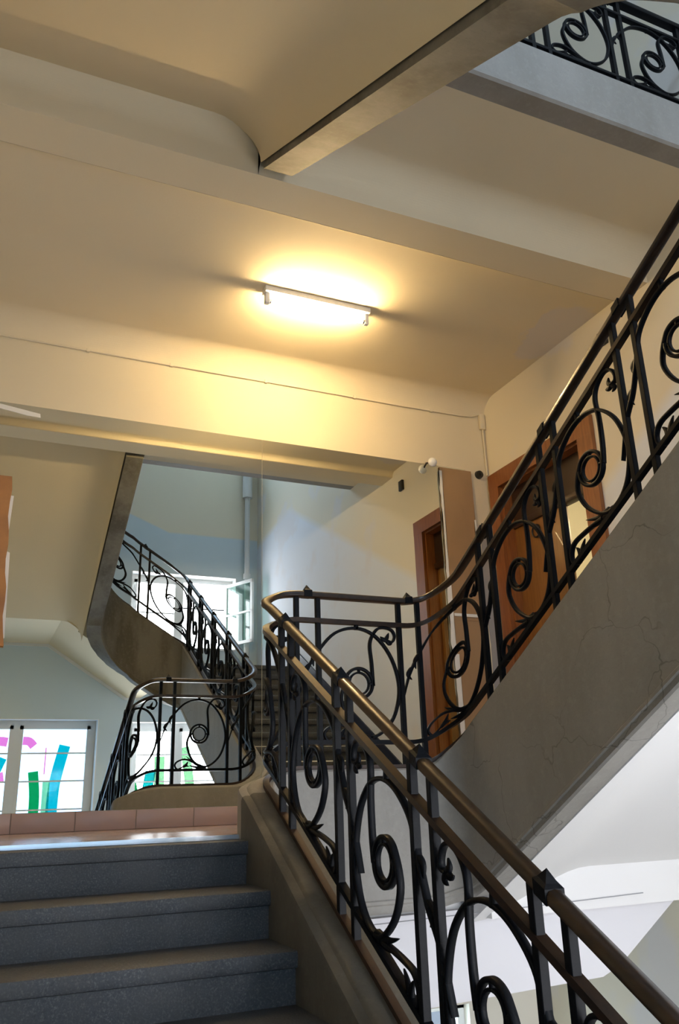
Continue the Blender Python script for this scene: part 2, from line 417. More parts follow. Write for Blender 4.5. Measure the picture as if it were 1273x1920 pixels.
# ceiling over the landing with cove, down-stand beam and the ledge towards the well
def arcp(cx, cz, r, a0, a1, n=8):
    return [(cx+r*math.cos(math.radians(a0+(a1-a0)*i/n)), cz+r*math.sin(math.radians(a0+(a1-a0)*i/n))) for i in range(n+1)]
lampside = [(0, 4.3)] + [(0, 3.60)] + arcp(-.2, 3.60, .2, 0, 90, 18)[1:] + [(-1.90, 3.80)] + arcp(-1.90, 3.74, .06, 90, 180, 6)[1:] + [(-1.965, 3.737), (-1.98, 4.3)]
prism('ceiling_landing', PATCHED, [(y+.02 if y == 0 else y, z) for y, z in lampside[:1]]+[(.02, 3.60)]+lampside[1:], 0, XL-.05, XR+.05, kind='structure')
prism('ceiling_beam', PLASTER, [(-1.97, 3.737), (-2.25, 3.737), (-2.25, 3.80)] + arcp(-2.45, 3.814, .2, 0, 90, 18) + [(-3.03, 4.014), (-3.03, 4.3), (-1.97, 4.3)], 0, .14, XR+.05, kind='structure')
prism('ceiling_beam_left', PLASTER, [(-1.97, 3.737), (-2.25, 3.737), (-2.25, 3.85)] + arcp(-2.43, 3.87, .18, 0, 62, 14) + [(-2.40, 4.25), (-1.97, 4.25)], 0, XL, .14, kind='structure')
prism('floor_top', WHITE, [(XL, 0), (XL, -2.3), (.3, -2.3), (.3, -3.03), (XR, -3.03), (XR, 0)], 2, 4.3, 4.35, kind='structure')

# stone ledge of the top landing
FZ = 4.014
prism('trim_1', PALESTONE, [(-3.03, FZ), (-3.16, FZ), (-3.175, FZ+.015), (-3.175, FZ+.035), (-3.165, FZ+.05), (-3.155, FZ+.055), (-3.155, FZ+.075), (-3.15, FZ+.08), (-3.15, 4.43), (-3.03, 4.43)], 0, .31, XR, kind='structure')

# soffit of the top flight, the half-space landing and the short flight
CS = 5.33
def soffit_c():
    bm = bmesh.new(); rings = []
    prof = [(XL+.004, CS)] + [(-.16, CS)]
    for k in range(1, 9):
        a = PI/2*k/8; prof.append((-.16+.30*math.sin(a), CS-.26*(1-math.cos(a))))
    prof += [(.16, 5.5), (XL+.004, 5.5)]
    for y in (-5.12, -2.30):
        rings.append([(x, y, c+T*y) for x, c in prof])
    loft(bm, rings)
    return bm
# ------------------------------------------------------------------ stone flights
def stringer_sect(z, ot, ob):
    t, b = z+ot, z+ob
    return [(-.143, b), (-.143, t-.035), (-.137, t-.018), (-.122, t-.012), (-.098, t-.012), (-.09, t-.004), (-.078, t), (.036, t), (.045, t-.01),
            (.045, b+.070), (.052, b+.063), (.052, b+.048), (.045, b+.040), (.045, b+.012), (.036, b)]
def wide_sect(z, ot, ob, s):
    # the lower flight's kerb is a little wider on the well side and narrows into the landing kerb
    e = .035*min(1, max(0, (S_L0-s)/.25))
    return [(a+e if a > 0 else a, b) for a, b in stringer_sect(z, ot, ob)]
def stringer(name, m, s0, s1, parent, wide=False):
    bm = bmesh.new(); sweep(bm, s0, s1, wide_sect if wide else stringer_sect, .04, wide); return finish(name, bm, m, parent, 40)
def step_mesh(bm, x0, x1, yn, z, run, rise, sgn):
    """one block step: overhanging rounded tread and riser; sgn +1 climbs towards +y"""
    lip = .062
    back = yn+sgn*(run+.06)
    a, b = sorted((yn, back)); add_box(bm, x0, x1, a, b, z-lip, z, bevel=.012, seg=2)
    a, b = sorted((yn+sgn*.028, yn+sgn*.12)); add_box(bm, x0, x1, a, b, z-rise-.02, z-lip+.004)

fa = thing('stair_flight', 'lower flight of blue-grey granite steps climbing from the viewer to the pink tiled landing', 'stairs', (-1, -5.1, -1.7))
for k in range(9):
    yn, z = -2.10-.32*k, -.016-.19*k
    bm = bmesh.new()
    if k == 0:
        step_mesh(bm, XL+.01, .17, yn, z, .11, .19, 1)
    else: step_mesh(bm, XL+.01, .17, yn, z, .32, .19, 1)
    finish('step', bm, GRANITE, fa, 35)
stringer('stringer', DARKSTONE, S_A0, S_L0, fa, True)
box('metal_strip', METAL, XL+.02, .17, -1.962, -1.935, -.014, .006, parent=fa)

le = thing('landing_edge', 'curved grey stone kerb along the well edge of the tiled landing', 'stone kerb', (.9, -1.8, -.4))
stringer('kerb', PALESTONE, S_L0, S_L1, le)

fb = thing('stair_flight', 'upper flight with cracked grey stone side rising in front of the wooden door', 'stairs', (2.3, -1.9, 0))
for k in range(1, 12):
    yn, z = -1.90-.322*(k-1), .18*k
    bm = bmesh.new(); step_mesh(bm, 1.63, XR-.005, yn, z, .322 if k < 11 else -.02, .18, -1); finish('step', bm, GRANITE, fb, 35)
stringer('stringer', CRACKED, S_L1, S_M0, fb)
bm = bmesh.new(); rings = []
prof = [(1.56, -1.40), (1.572, -1.480)] + [(1.572+.8*k/10, -1.480+.205*(3*(k/10)**2-2*(k/10)**3)) for k in range(1, 11)] + [(XR-.003, -1.275), (XR-.003, -1.05), (1.60, -1.05)]
for y in (-1.72, -5.15): rings.append([(x, y, c-T*y) for x, c in prof])
loft(bm, rings); finish('soffit', bm, WHITE, fb, 30)
bm = bmesh.new()
add_prism(bm, [(-1.9, .0), (-1.9, .26)] + [(-1.9-.322*(k-1)-.0,   .18*k+.20) for k in range(1, 12)] + [(-5.14, 2.19), (-5.14, 1.9), (-2.1, 0)], 0, XR-.02, XR-.001)
bmesh.ops.triangulate(bm, faces=[f for f in bm.faces if len(f.verts) > 4])
finish('skirting', bm, SKIRT, fb)

# quarter landing at the head of the upper flight, short flight along the window wall, and the half landing under the top flight
fm = thing('stair_flight', 'short stone flight along the window wall, seen in the mirror below the upper window', 'stairs', (.9, -6.1, 2))
box('quarter_landing', GRANITE, 1.60, XR-.003, YW+.003, -5.15, 1.74, 1.98, parent=fm)
box('half_landing', GRANITE, XL+.003, .20, YW+.003, -5.13, 2.60, 2.70, parent=fm)
for k in range(1, 4):
    x1 = 1.42-.353*(k-1); bm = bmesh.new()
    add_box(bm, x1-.42, x1, YW+.003, -5.24, 1.98+.18*(k-1)-.02, 1.98+.18*k, bevel=.012); finish('step', bm, GRANITE, fm, 35)
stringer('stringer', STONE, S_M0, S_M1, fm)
bm = bmesh.new()
add_prism(bm, [(XL+.004, 2.50), (-.12, 2.50), (.10, 2.357), (.10, 2.60), (XL+.004, 2.60)], 1, YW+.002, -5.10)
add_prism(bm, [(.10, 2.357), (1.08, 1.72), (1.30, 1.72), (1.30, 1.90), (.20, 2.60), (.10, 2.60)], 1, YW+.002, -5.24)
bmesh.ops.triangulate(bm, faces=[f for f in bm.faces if len(f.verts) > 4])
finish('soffit', bm, PLASTER, fm)
tr = bmesh.new()
add_prism(tr, [(XL+.004, 2.46), (-.13, 2.46), (1.06, 1.685), (1.30, 1.685), (1.30, 1.725), (1.09, 1.725), (-.11, 2.505), (XL+.004, 2.505)], 1, YW+.001, YW+.03)
bmesh.ops.triangulate(tr, faces=[f for f in tr.faces if len(f.verts) > 4])
finish('trim_2', tr, FRAMEW, kind='structure')

fc = thing('stair_flight', 'top flight overhead with cream soffit and narrow grey stone edge', 'stairs', (-1, -5.1, 2.7))
finish('soffit', soffit_c(), PLASTER, fc, 30)
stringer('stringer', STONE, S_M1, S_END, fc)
for k in range(1, 10):
    yn, z = -5.05+.322*(k-1), 2.70+.18*k
    bm = bmesh.new(); step_mesh(bm, XL+.01, .16, yn, z, .322 if k < 9 else .08, .18, 1); finish('step', bm, GRANITE, fc, 35)

# ------------------------------------------------------------------ wrought-iron railing
# one scroll pattern, traced as (s, o): s along the rail, o below the handrail
FLAT = dict(
    main=[(-.117, -.559), (-.077, -.444), (-.006, -.328), (.104, -.216), (.241, -.181), (.367, -.227), (.464, -.353), (.503, -.516), (.469, -.663), (.395, -.756), (.303, -.794), (.21, -.754), (.155, -.675), (.133, -.58), (.158, -.50)],
    ring=(.247, -.498), start=180,
    stem=[(.335, -.51), (.331, -.384), (.325, -.265), (.366, -.189), (.414, -.169), (.469, -.18), (.489, -.217), (.47, -.252), (.43, -.241)],
    small=[(.241, -.776), (.165, -.739), (.105, -.727), (.045, -.748), (.024, -.78), (.047, -.813), (.084, -.802), (.115, -.785)],
    leaves=[[(.30, -.795), (.215, -.765), (.13, -.70)], [(.31, -.80), (.24, -.80), (.16, -.782)], [(.25, -.775), (.30, -.81), (.335, -.822)],
            [(.43, -.241), (.44, -.225), (.452, -.198)], [(.44, -.245), (.415, -.238), (.395, -.222)], [(.43, -.238), (.455, -.262), (.475, -.25)],
            [(.11, -.788), (.13, -.775), (.15, -.745)], [(.10, -.795), (.125, -.785), (.16, -.79)], [(-.005, -.325), (-.035, -.365), (-.03, -.41)], [(-.06, -.40), (-.085, -.44), (-.06, -.47)]],
    tie=[(.241, -.19), (.241, -.155)], tie2=[(.31, -.79), (.31, -.82)])
SLOPE = dict(
    main=[(-.19, -.773), (-.129, -.594), (-.065, -.48), (-.007, -.32), (.024, -.225), (.10, -.145), (.184, -.098), (.269, -.085), (.355, -.108), (.44, -.185), (.491, -.30), (.50, -.40), (.465, -.514), (.394, -.59), (.297, -.615), (.189, -.553), (.133, -.461), (.138, -.39)],
    ring=(.243, -.370), start=170,
    stem=[(.331, -.375), (.342, -.282), (.344, -.154), (.335, -.048), (.357, .016), (.412, .060), (.462, .055), (.488, .018), (.485, -.014), (.455, -.022)],
    small=[(.276, -.632), (.21, -.645), (.13, -.665), (.06, -.69), (.03, -.73), (.03, -.775), (.06, -.795), (.09, -.78), (.10, -.755)],
    leaves=[[(.33, -.60), (.25, -.62), (.16, -.605)], [(.34, -.605), (.27, -.64), (.19, -.655)], [(.30, -.63), (.345, -.615), (.375, -.595)],
            [(.455, -.022), (.44, -.005), (.445, .02)], [(.46, -.022), (.435, -.035), (.415, -.03)], [(.455, -.02), (.475, -.045), (.455, -.06)],
            [(.095, -.775), (.11, -.73), (.135, -.69)], [(.09, -.78), (.085, -.74), (.065, -.715)], [(-.02, -.34), (-.045, -.37), (-.03, -.43)], [(-.065, -.47), (-.095, -.50), (-.07, -.545)]],
    tie=[(.20, -.10), (.192, -.045)], tie2=[(.35, -.60), (.36, -.625)])
def stroke(bm, pts, Wf, th, dep, n=6, smoothit=True):
    q = spline(pts, n) if smoothit else pts
    m = len(q); rings = []
    for i, p in enumerate(q):
        a, b = q[max(0, i-1)], q[min(m-1, i+1)]
        dx, dy = b[0]-a[0], b[1]-a[1]; L = math.hypot(dx, dy) or 1e-6
        px, py = -dy/L, dx/L
        u = i/(m-1); t = th(u) if callable(th) else th; dp = dep(u) if callable(dep) else dep
        h = t/2; g = dp/2; e = min(h, g)*.35
        loc = [(h, g-e), (h-e, g), (-h+e, g), (-h, g-e), (-h, -g+e), (-h+e, -g), (h-e, -g), (h, -g+e)]
        rings.append([Wf(p[0]+px*k, p[1]+py*k, nn) for k, nn in loc])
    loft(bm, rings)
TH, DEP = .0165, .026
def panel_meshes(D, Wf):
    cx, cz = D['ring']; R = .087
    bm = bmesh.new()
    a0 = D['start']
    turn = [(cx+(R)*math.cos(math.radians(a0-k*20)), cz+R*math.sin(math.radians(a0-k*20))) for k in range(0, 19)]
    # the spiral closes on itself: slide the last part a little inwards
    turn = [(cx+(x-cx)*(1-.07*i/18), cz+(z-cz)*(1-.07*i/18)) for i, (x, z) in enumerate(turn)]
    stroke(bm, D['main']+turn[1:], Wf, lambda u: TH*min(1, .25+u*14), DEP, 5)
    stroke(bm, D['stem'], Wf, lambda u: TH*(1.15-.5*u), DEP, 6)
    stroke(bm, D['small'], Wf, lambda u: TH*(1.05-.45*u), DEP, 6)
    stroke(bm, D['tie'], Wf, .022, DEP, 2, False); stroke(bm, D['tie2'], Wf, .022, DEP, 2, False)
    rg = bmesh.new()
    circ = [(cx+.061*math.cos(2*PI*k/24), cz+.061*math.sin(2*PI*k/24)) for k in range(25)]
    stroke(rg, circ, Wf, .011, DEP*.8, 1, False)
    for k in range(4):
        a = PI/2*k+PI/2
        stroke(rg, [(cx+.058*math.cos(a), cz+.058*math.sin(a)), (cx+.084*math.cos(a), cz+.084*math.sin(a))], Wf, .014, DEP*.8, 1, False)
    lf = []
    for L in D['leaves']:
        b = bmesh.new(); stroke(b, L, Wf, lambda u: .022*math.sin(PI*(.22+.78*u))+.002, lambda u: .022-.016*u, 5); lf.append(b)
    return bm, rg, lf

rail = thing('stair_railing', 'black wrought-iron scroll railing with bronze handrail winding from the lower flight round the landing', 'railing', (XA, -3.5, -.64))
def rail_sect(o, hw, h0, h1, round_=True):
    def f(z, ot, ob):
        c = z+o
        if round_: return [(-hw*.65, c+h0), (-hw, c+h0+.006), (-hw, c+h1*.3), (-hw*.72, c+h1*.8), (0, c+h1), (hw*.72, c+h1*.8), (hw, c+h1*.3), (hw, c+h0+.006), (hw*.65, c+h0)]
        return [(-hw, c+h0), (-hw, c+h1), (hw, c+h1), (hw, c+h0)]
    return f
bm = bmesh.new(); sweep(bm, .02, S_END-.8, rail_sect(0, .027, -.020, .020)); finish('handrail', bm, RAIL, rail, 50)
bm = bmesh.new(); sweep(bm, .02, S_END-.8, rail_sect(-.150, .019, -.013, .013, False)); finish('mid_rail', bm, RAIL, rail, 40)
bm = bmesh.new(); sweep(bm, .02, S_END-.8, rail_sect(-.821, .016, -.012, .012, False)); finish('bottom_rail', bm, IRON, rail, 40)
def base_sect(z, ot, ob): return [(-.016, z+ot-.005), (-.016, z+ot+.022), (.016, z+ot+.022), (.016, z+ot-.005)]
bm = bmesh.new(); sweep(bm, .02, S_END-.8, base_sect); finish('base_rail', bm, RUST, rail, 40)

HALF = .0655
centers = [s_exact(XA, y) for y in (-5.44+.32, -4.815, -4.185, -3.55, -2.915, -2.248)]
centers += [s_exact(.585, YL), s_exact(1.236, YL)]
centers += [s_exact(XB, -y) for y in (2.285, 2.932, 3.575, 4.215, 4.855)]
centers += [s_exact(.93, YM, True)]
centers += [s_exact(XA, y, True) for y in (-4.75, -4.11, -3.47)]
def add_post(s):
    p, z, ot, ob, d, n = frame(s); bm = bmesh.new()
    M = Matrix((( d.x, n.x, 0, p.x), (d.y, n.y, 0, p.y), (0, 0, 1, 0), (0, 0, 0, 1)))
    add_box(bm, -.0135, .0135, -.015, .015, z+ot-.01, z-.012, M=M, bevel=.002, seg=1)
    finish('post', bm, IRON, rail)
def add_finial(s):
    p, z, ot, ob, d, n = frame(s); bm = bmesh.new()
    p2, z2 = frame(s+.02)[:2]; sl = (z2-z)/.02
    w_ = .030
    def V(a, b, c): return Vector((p.x+d.x*a+n.x*b, p.y+d.y*a+n.y*b, z+sl*a+c))
    q = [(-1, -1), (1, -1), (1, 1), (-1, 1)]
    r1 = [V(a*w_*.8, b*.031, -.018) for a, b in q]; r2 = [V(a*w_*.8, b*.031, .020) for a, b in q]; r3 = [V(a*w_*.55, b*.020, .028) for a, b in q]
    tip = p+Vector((0, 0, z+.055)); r4 = [tip+Vector((a*.001, b*.001, 0)) for a, b in q]
    loft(bm, [r1, r2, r3, r4]); finish('finial', bm, IRON, rail)
for s in centers:
    add_post(s-HALF); add_post(s+HALF); add_finial(s)
SLOPE_SPAN = .516; FLAT_SPAN = .5217
cache = {}
def place_panel(s0, s1, mode):
    span = s1-s0
    p0, z0, ot, ob, d0, n0 = frame(s0)
    if mode == 'slope':
        key = (round(d0.x), round(d0.y), round(span, 2))
        k = span/SLOPE_SPAN
        Wf = lambda a, o, n: (p0.x+d0.x*a*k+n0.x*n, p0.y+d0.y*a*k+n0.y*n, z0+o)
        D = SLOPE
    else:
        key = None; k = span/FLAT_SPAN; D = FLAT
        def Wf(a, o, n):
            p, z, ot, ob, d, nn = frame(s0+a*k); return (p.x+nn.x*n, p.y+nn.y*n, z+o)
    if key and key in cache:
        src, sp0, sz0 = cache[key]
        sh = Vector((p0.x-sp0.x, p0.y-sp0.y, z0-sz0))
        c = src.copy(); C.objects.link(c); c.parent = rail; c.matrix_parent_inverse = rail.matrix_basis.inverted(); c.location = src.location+sh
        for ch in src.children:
            e = ch.copy(); C.objects.link(e); e.parent = c
        return
    bm, rg, lf = panel_meshes(D, Wf)
    sc_ = finish('scroll', bm, IRON, rail, 50)
    r = finish('ring', rg, IRON, sc_, 50)
    for b in lf: finish('leaf', b, IRON, sc_, 50)
    if key: cache[key] = (sc_, p0.copy(), z0)
for i in range(len(centers)-1):
    a, b = centers[i]+HALF, centers[i+1]-HALF
    if abs(frame(a)[4].y) > .98 and abs(frame(b)[4].y) > .98 and abs(frame((a+b)/2)[4].y) > .98: place_panel(a, b, 'slope')
    else: place_panel(a, b, 'curve')

# balustrade of the top landing
tl = thing('landing_railing', 'black scroll railing high above on the stone ledge of the top landing', 'railing', (1.9, -3.1, 4.43))
LZ, LY = 5.225, -3.11
for nm, z0, z1, hw, m in (('handrail', LZ-.02, LZ+.02, .027, IRON), ('mid_rail', LZ-.145, LZ-.12, .018, IRON), ('bottom_rail', 4.495, 4.52, .016, IRON), ('base_rail', 4.425, 4.45, .016, IRON)):
    box(nm, m, .40, XR-.02, LY-hw, LY+hw, z0, z1, parent=tl, bevel=.006)
KZ = .868
for c in (1.03, 1.687, 2.34, 2.995):
    for sg in (-1, 1):
        box('post', IRON, c+sg*.06-.0135, c+sg*.06+.0135, LY-.015, LY+.015, 4.42, LZ-.01, parent=tl)
    bm = bmesh.new(); q = [(-1, -1), (1, -1), (1, 1), (-1, 1)]
    loft(bm, [[(c+a*.024, LY+b*.031, LZ-.018) for a, b in q], [(c+a*.024, LY+b*.031, LZ+.02) for a, b in q], [(c+a*.001, LY+b*.001, LZ+.055) for a, b in q]])
    finish('finial', bm, IRON, tl)
first = None
for c in (1.03, 1.687, 2.34):
    x0 = c+.06
    if first is None:
        Wf = lambda a, o, n: (x0+a*1.02, LY-n, LZ+o*KZ)
        bm, rg, lf = panel_meshes(FLAT, Wf)
        first = finish('scroll', bm, IRON, tl, 50); finish('ring', rg, IRON, first, 50)
        for b in lf: finish('leaf', b, IRON, first, 50)
        fx = x0
    else:
        cpy = first.copy(); C.objects.link(cpy); cpy.parent = tl; cpy.matrix_parent_inverse = tl.matrix_basis.inverted(); cpy.location = first.location+Vector((x0-fx, 0, 0))
        for ch in first.children:
            e = ch.copy(); C.objects.link(e); e.parent = cpy

# ------------------------------------------------------------------ mirror wall
def mirror_panel(x0, x1, label):
    t = thing('wall_mirror', label, 'mirror', ((x0+x1)/2, -.006, .128), 'mirror panels over the tiled skirting')
    box('glass', MIRROR, x0, x1, -.0085, -.0005, .128, 3.052, parent=t)
    return t
mirror_panel(-2.02, .916, 'large left mirror panel above the pink tile skirting, reflecting the windows')
mirror_panel(.919, 2.93, 'right mirror panel beside the cardboard strip, reflecting the wooden door')
# tiled skirting: each tile
x = -.797-.4028*3
i = 0
sk = thing('tile_skirting', 'row of pink skirting tiles standing on the landing below the mirror', 'skirting', (0, -.01, 0))
box('grout', GROUT, -2.05, 2.6, -.012, -.001, .001, .1265, parent=sk)
while x < 2.5:
    box('tile', TILEB, x+.003, x+.4028-.003, -.016, -.001, .003, .126, parent=sk, bevel=.002); x += .4028
# cardboard strip with white paper edges covering the right end of the mirror
cb = thing('cardboard_strip', 'tall brown cardboard strip taped over the right end of the mirror', 'cardboard', (2.82, -.02, .1))
def wob(x0, x1, z0, z1, edge, n=14, amp=.006):
    pts = []
    for k in range(n+1): pts.append((x0+random.uniform(-amp, amp), z0+(z1-z0)*k/n))
    for k in range(n, -1, -1): pts.append((x1+random.uniform(-amp, amp)*.3, z0+(z1-z0)*k/n))
    return pts
prism('upper_sheet', CARD, wob(2.645, 2.985, 1.60, 3.035, 0), 1, -.022, -.012, parent=cb)
prism('lower_sheet', CARD, wob(2.665, 2.97, .06, 1.645, 0), 1, -.020, -.010, parent=cb)
prism('paper_edge', CARDEDGE, wob(2.632, 2.66, 1.95, 3.0, 0, 12, .008), 1, -.026, -.023, parent=cb)
prism('paper_edge', CARDEDGE, wob(2.628, 2.672, 1.28, 1.97, 0, 12, .008), 1, -.027, -.023, parent=cb)
prism('paper_edge', CARDEDGE, wob(2.655, 2.70, .06, 1.30, 0, 16, .006), 1, -.025, -.021, parent=cb)
prism('paper_edge', CARDEDGE, wob(2.972, 2.992, .3, 2.55, 0, 20, .008), 1, -.026, -.023, parent=cb)
box('tape', CARDEDGE, 2.68, 2.93, -.0275, -.0235, 1.632, 1.658, parent=cb)
prism('wall_back_patch', mat('grey_mortar', (.34, .33, .32), .95, bump=.3, bump_scale=60), [(3.03, .6), (3.13, .58), (3.15, 1.2), (3.12, 1.6), (3.15, 2.1), (3.11, 2.5), (3.05, 2.42), (3.02, 1.9), (3.05, 1.4)], 1, -.006, .002, kind='structure')
prism('wall_back_torn_edge', CARDEDGE, wob(3.125, 3.165, .6, 2.0, 0, 26, .012), 1, -.009, .002, kind='structure')
# brown paper at the left end
pp = thing('paper_sheet', 'orange-brown paper sheet hanging over the far left of the mirror', 'paper', (-1.1, -.04, 1.2))
bm = bmesh.new()
prof = []
for k in range(13):
    z = 2.45-(2.45-1.21)*k/12
    prof.append((-1.012+.055*(k/12)**1.3+.008*math.sin(k*1.7), z))
rings = []
A = [bm.verts.new((x, -.045-.012*math.sin(j*.8), z)) for j, (x, z) in enumerate(prof)]
B = [bm.verts.new((-1.9, -.04, z)) for x, z in prof]
A2 = [bm.verts.new((v.co.x, v.co.y+.003, v.co.z)) for v in A]; B2 = [bm.verts.new((v.co.x, v.co.y+.003, v.co.z)) for v in B]
for k in range(12):
    bm.faces.new([A[k], A[k+1], B[k+1], B[k]]); bm.faces.new([A2[k], B2[k], B2[k+1], A2[k+1]])
    bm.faces.new([A[k], A2[k], A2[k+1], A[k+1]]); bm.faces.new([B[k], B[k+1], B2[k+1], B2[k]])
bm.faces.new([A[0], B[0], B2[0], A2[0]]); bm.faces.new([A[12], A2[12], B2[12], B[12]])
finish('sheet', bm, PAPER, pp, 40)
bm = bmesh.new()
add_prism(bm, [(-1.03, 2.31), (-.985, 2.31), (-1.0, 1.9), (-1.03, 1.9)], 1, -.022, -.019); add_prism(bm, [(-1.02, 1.9), (-.972, 1.88), (-.95, 1.27), (-1.0, 1.25)], 1, -.020, -.017)  # white slivers standing in for the sheet's reflection in the mirror
finish('edge_reflection', bm, CARDEDGE, pp)

# white ceramic knob, switch, cable, patch of tape on the wall
kn = thing('porcelain_insulator', 'white porcelain knob on a bracket at the top right corner of the mirror', 'knob', (2.53, -.1, 3.03))
bm = bmesh.new(); bmesh.ops.create_uvsphere(bm, u_segments=20, v_segments=12, radius=.043, matrix=Matrix.Translation((2.525, -.10, 3.036)) @ Matrix.Diagonal((1, .8, 1, 1)))
finish('porcelain_head', bm, PORC, kn, 60)
tube('stem', BLACKP, [(2.515, 0, 3.062), (2.52, -.05, 3.05), (2.525, -.075, 3.04)], .008, kn)
sw = thing('light_switch', 'round black switch on the wall between cardboard strip and door frame', 'switch', (3.08, 0, 3.02))
bm = bmesh.new(); bmesh.ops.create_cone(bm, cap_ends=True, segments=24, radius1=.042, radius2=.036, depth=.03, matrix=Matrix.Translation((3.082, -.015, 3.019)) @ Matrix.Rotation(PI/2, 4, 'X'))
finish('plate', bm, BLACKP, sw, 40)
box('toggle', BLACKP, 3.077, 3.087, -.05, -.028, 3.0, 3.038, parent=sw, bevel=.003)
so = thing('wall_socket', 'dark square box on the right wall, seen in the mirror above the door', 'socket', (XR, -1.73, 3.55))
box('plate', BLACKP, XR-.03, XR-.001, -1.775, -1.685, 3.49, 3.61, parent=so, bevel=.004)
cable = thing('wall_cable', 'thin painted cable clipped along the wall under the ceiling cove', 'cable', (0, -.01, 3.6))
tube('cable', CABLE, [(-2.05, -.012, 3.612), (-1.15, -.012, 3.612), (0, -.012, 3.608), (1.2, -.012, 3.612), (2.2, -.012, 3.608), (2.9, -.012, 3.612), (3.05, -.012, 3.622), (3.15, -.015, 3.66)], .008, cable)
for cx in (-.55, .12, .95, 1.8, 2.6):
    box('clip', CABLE, cx-.012, cx+.012, -.024, -.001, 3.595, 3.625, parent=cable, bevel=.003)
jb = thing('junction_box', 'small painted junction box with a drop pipe in the corner above the door', 'junction box', (3.17, -.02, 3.5))
box('cover', CABLE, 3.135, 3.195, -.035, -.001, 3.50, 3.66, parent=jb, bevel=.006)
tube('drop_pipe', CABLE, [(3.17, -.012, 3.51), (3.172, -.012, 3.1), (3.17, -.012, 3.02)], .009, jb)
pl = thing('mirror_tape', 'dried strip of white tape at the far left top edge of the mirror', 'tape', (-1.1, -.01, 3.0))
prism('strip', CARDEDGE, [(-1.30, 3.055), (-.86, 2.995), (-.855, 2.965), (-.95, 2.968), (-1.30, 3.02)], 1, -.0115, -.009, parent=pl)

# fluorescent batten on the ceiling
la = thing('ceiling_lamp', 'lit bare fluorescent tube in a white batten on the ceiling', 'lamp', (1.0, -1.06, 3.8))
box('batten', LAMPW, .575, 1.445, -1.115, -1.025, 3.755, 3.80, parent=la, bevel=.006)
for cx in (.60, 1.42):
    hd = box('tube_holder', LAMPW, cx-.018, cx+.018, -1.09, -1.05, 3.665, 3.757, parent=la, bevel=.006)
tube('tube', TUBE, [(.62, -1.07, 3.69), (1.40, -1.07, 3.69)], .016, la, seg=16)
for cx in (.625, 1.395):
    tube('tube_cap', METAL, [(cx-.008, -1.07, 3.69), (cx+.008, -1.07, 3.69)], .0175, la, seg=16)

# ------------------------------------------------------------------ the wooden door in the right wall
def door():
    bm = bmesh.new()
    add_box(bm, XR-.035, XR+.002, DY1-.012, -.028, 0, DZ-.012); add_box(bm, XR-.035, XR+.002, -1.475, DY0+.012, 0, DZ-.012); add_box(bm, XR-.036, XR+.002, -1.476, -.027, DZ-.0119, 3.002)
    add_box(bm, XR+.003, XR+.30, DY1-.03, DY1-.0005, 0, DZ-.0305); add_box(bm, XR+.003, XR+.30, DY0+.0005, DY0+.03, 0, DZ-.0305); add_box(bm, XR+.003, XR+.30, DY0+.0005, DY1-.0005, DZ-.03, DZ-.0005)
    d = finish('door_1', bm, WOOD, kind='structure')
    X = XR+.10
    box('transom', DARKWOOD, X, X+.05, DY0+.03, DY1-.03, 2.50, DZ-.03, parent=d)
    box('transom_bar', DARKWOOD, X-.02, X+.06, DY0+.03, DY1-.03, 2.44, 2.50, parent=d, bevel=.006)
    lf = box('door_leaf', WOOD2, X, X+.045, -.885, DY1-.03, .01, 2.44, parent=d, bevel=.004)
    box('leaf_edge', WOOD, X-.012, X+.0, -.90, -.845, .01, 2.44, parent=lf, bevel=.003)
    bm = bmesh.new()
    ring = [(X-.012, -.50+.055*math.cos(2*PI*k/20), 2.33+.055*math.sin(2*PI*k/20)) for k in range(21)]
    add_tube(bm, ring, .008, 6); finish('door_ring', bm, BLACKP, lf, 60)
    # the other leaf, swung open into the room
    M = Matrix.Translation((X+.02, DY0+.035, 0)) @ Matrix.Rotation(math.radians(-4), 4, 'Z')
    box('open_leaf', WOOD2, 0, .40, -.0, .04, .01, 2.44, parent=d, M=M)
door()
# the lit room behind
bm = bmesh.new()
X0, X1 = XR+.3, 5.6
bm.free()
for nm, a in (('wall_side_room_far', (X0, X1, .6, .65, 0, 3.2)), ('wall_side_room_near', (X0, X1, -2.6, -2.55, 0, 3.2)), ('wall_side_room_right', (X1, X1+.05, -2.6, .65, 0, 3.2)), ('floor_side_room', (X0, X1, -2.6, .65, -.05, 0)), ('ceiling_side_room', (X0, X1, -2.6, .65, 3.2, 3.25))):
    box(nm, CREAM, *a, kind='structure')
cw = thing('cupboard', 'pale cream panelled cupboard in the lit room behind the open door', 'cupboard', (5.4, -.5, 0))
box('body', CREAM, 5.2, 5.58, -1.6, .55, .0, 2.7, parent=cw)
for z0, z1 in ((.08, 1.0), (1.05, 1.72), (1.77, 2.62)):
    for y0 in (-1.55, -.85, -.15):
        box('door', CREAM, 5.17, 5.199, y0, y0+.66, z0, z1, parent=cw, bevel=.008)
l = bpy.data.lights.new('side_room_lamp', 'POINT'); l.energy = 42; l.color = (1, .84, .50); l.shadow_soft_size = .12
o = bpy.data.objects.new('side_room_lamp', l); C.objects.link(o); o.location = (4.3, -1.4, 2.8)

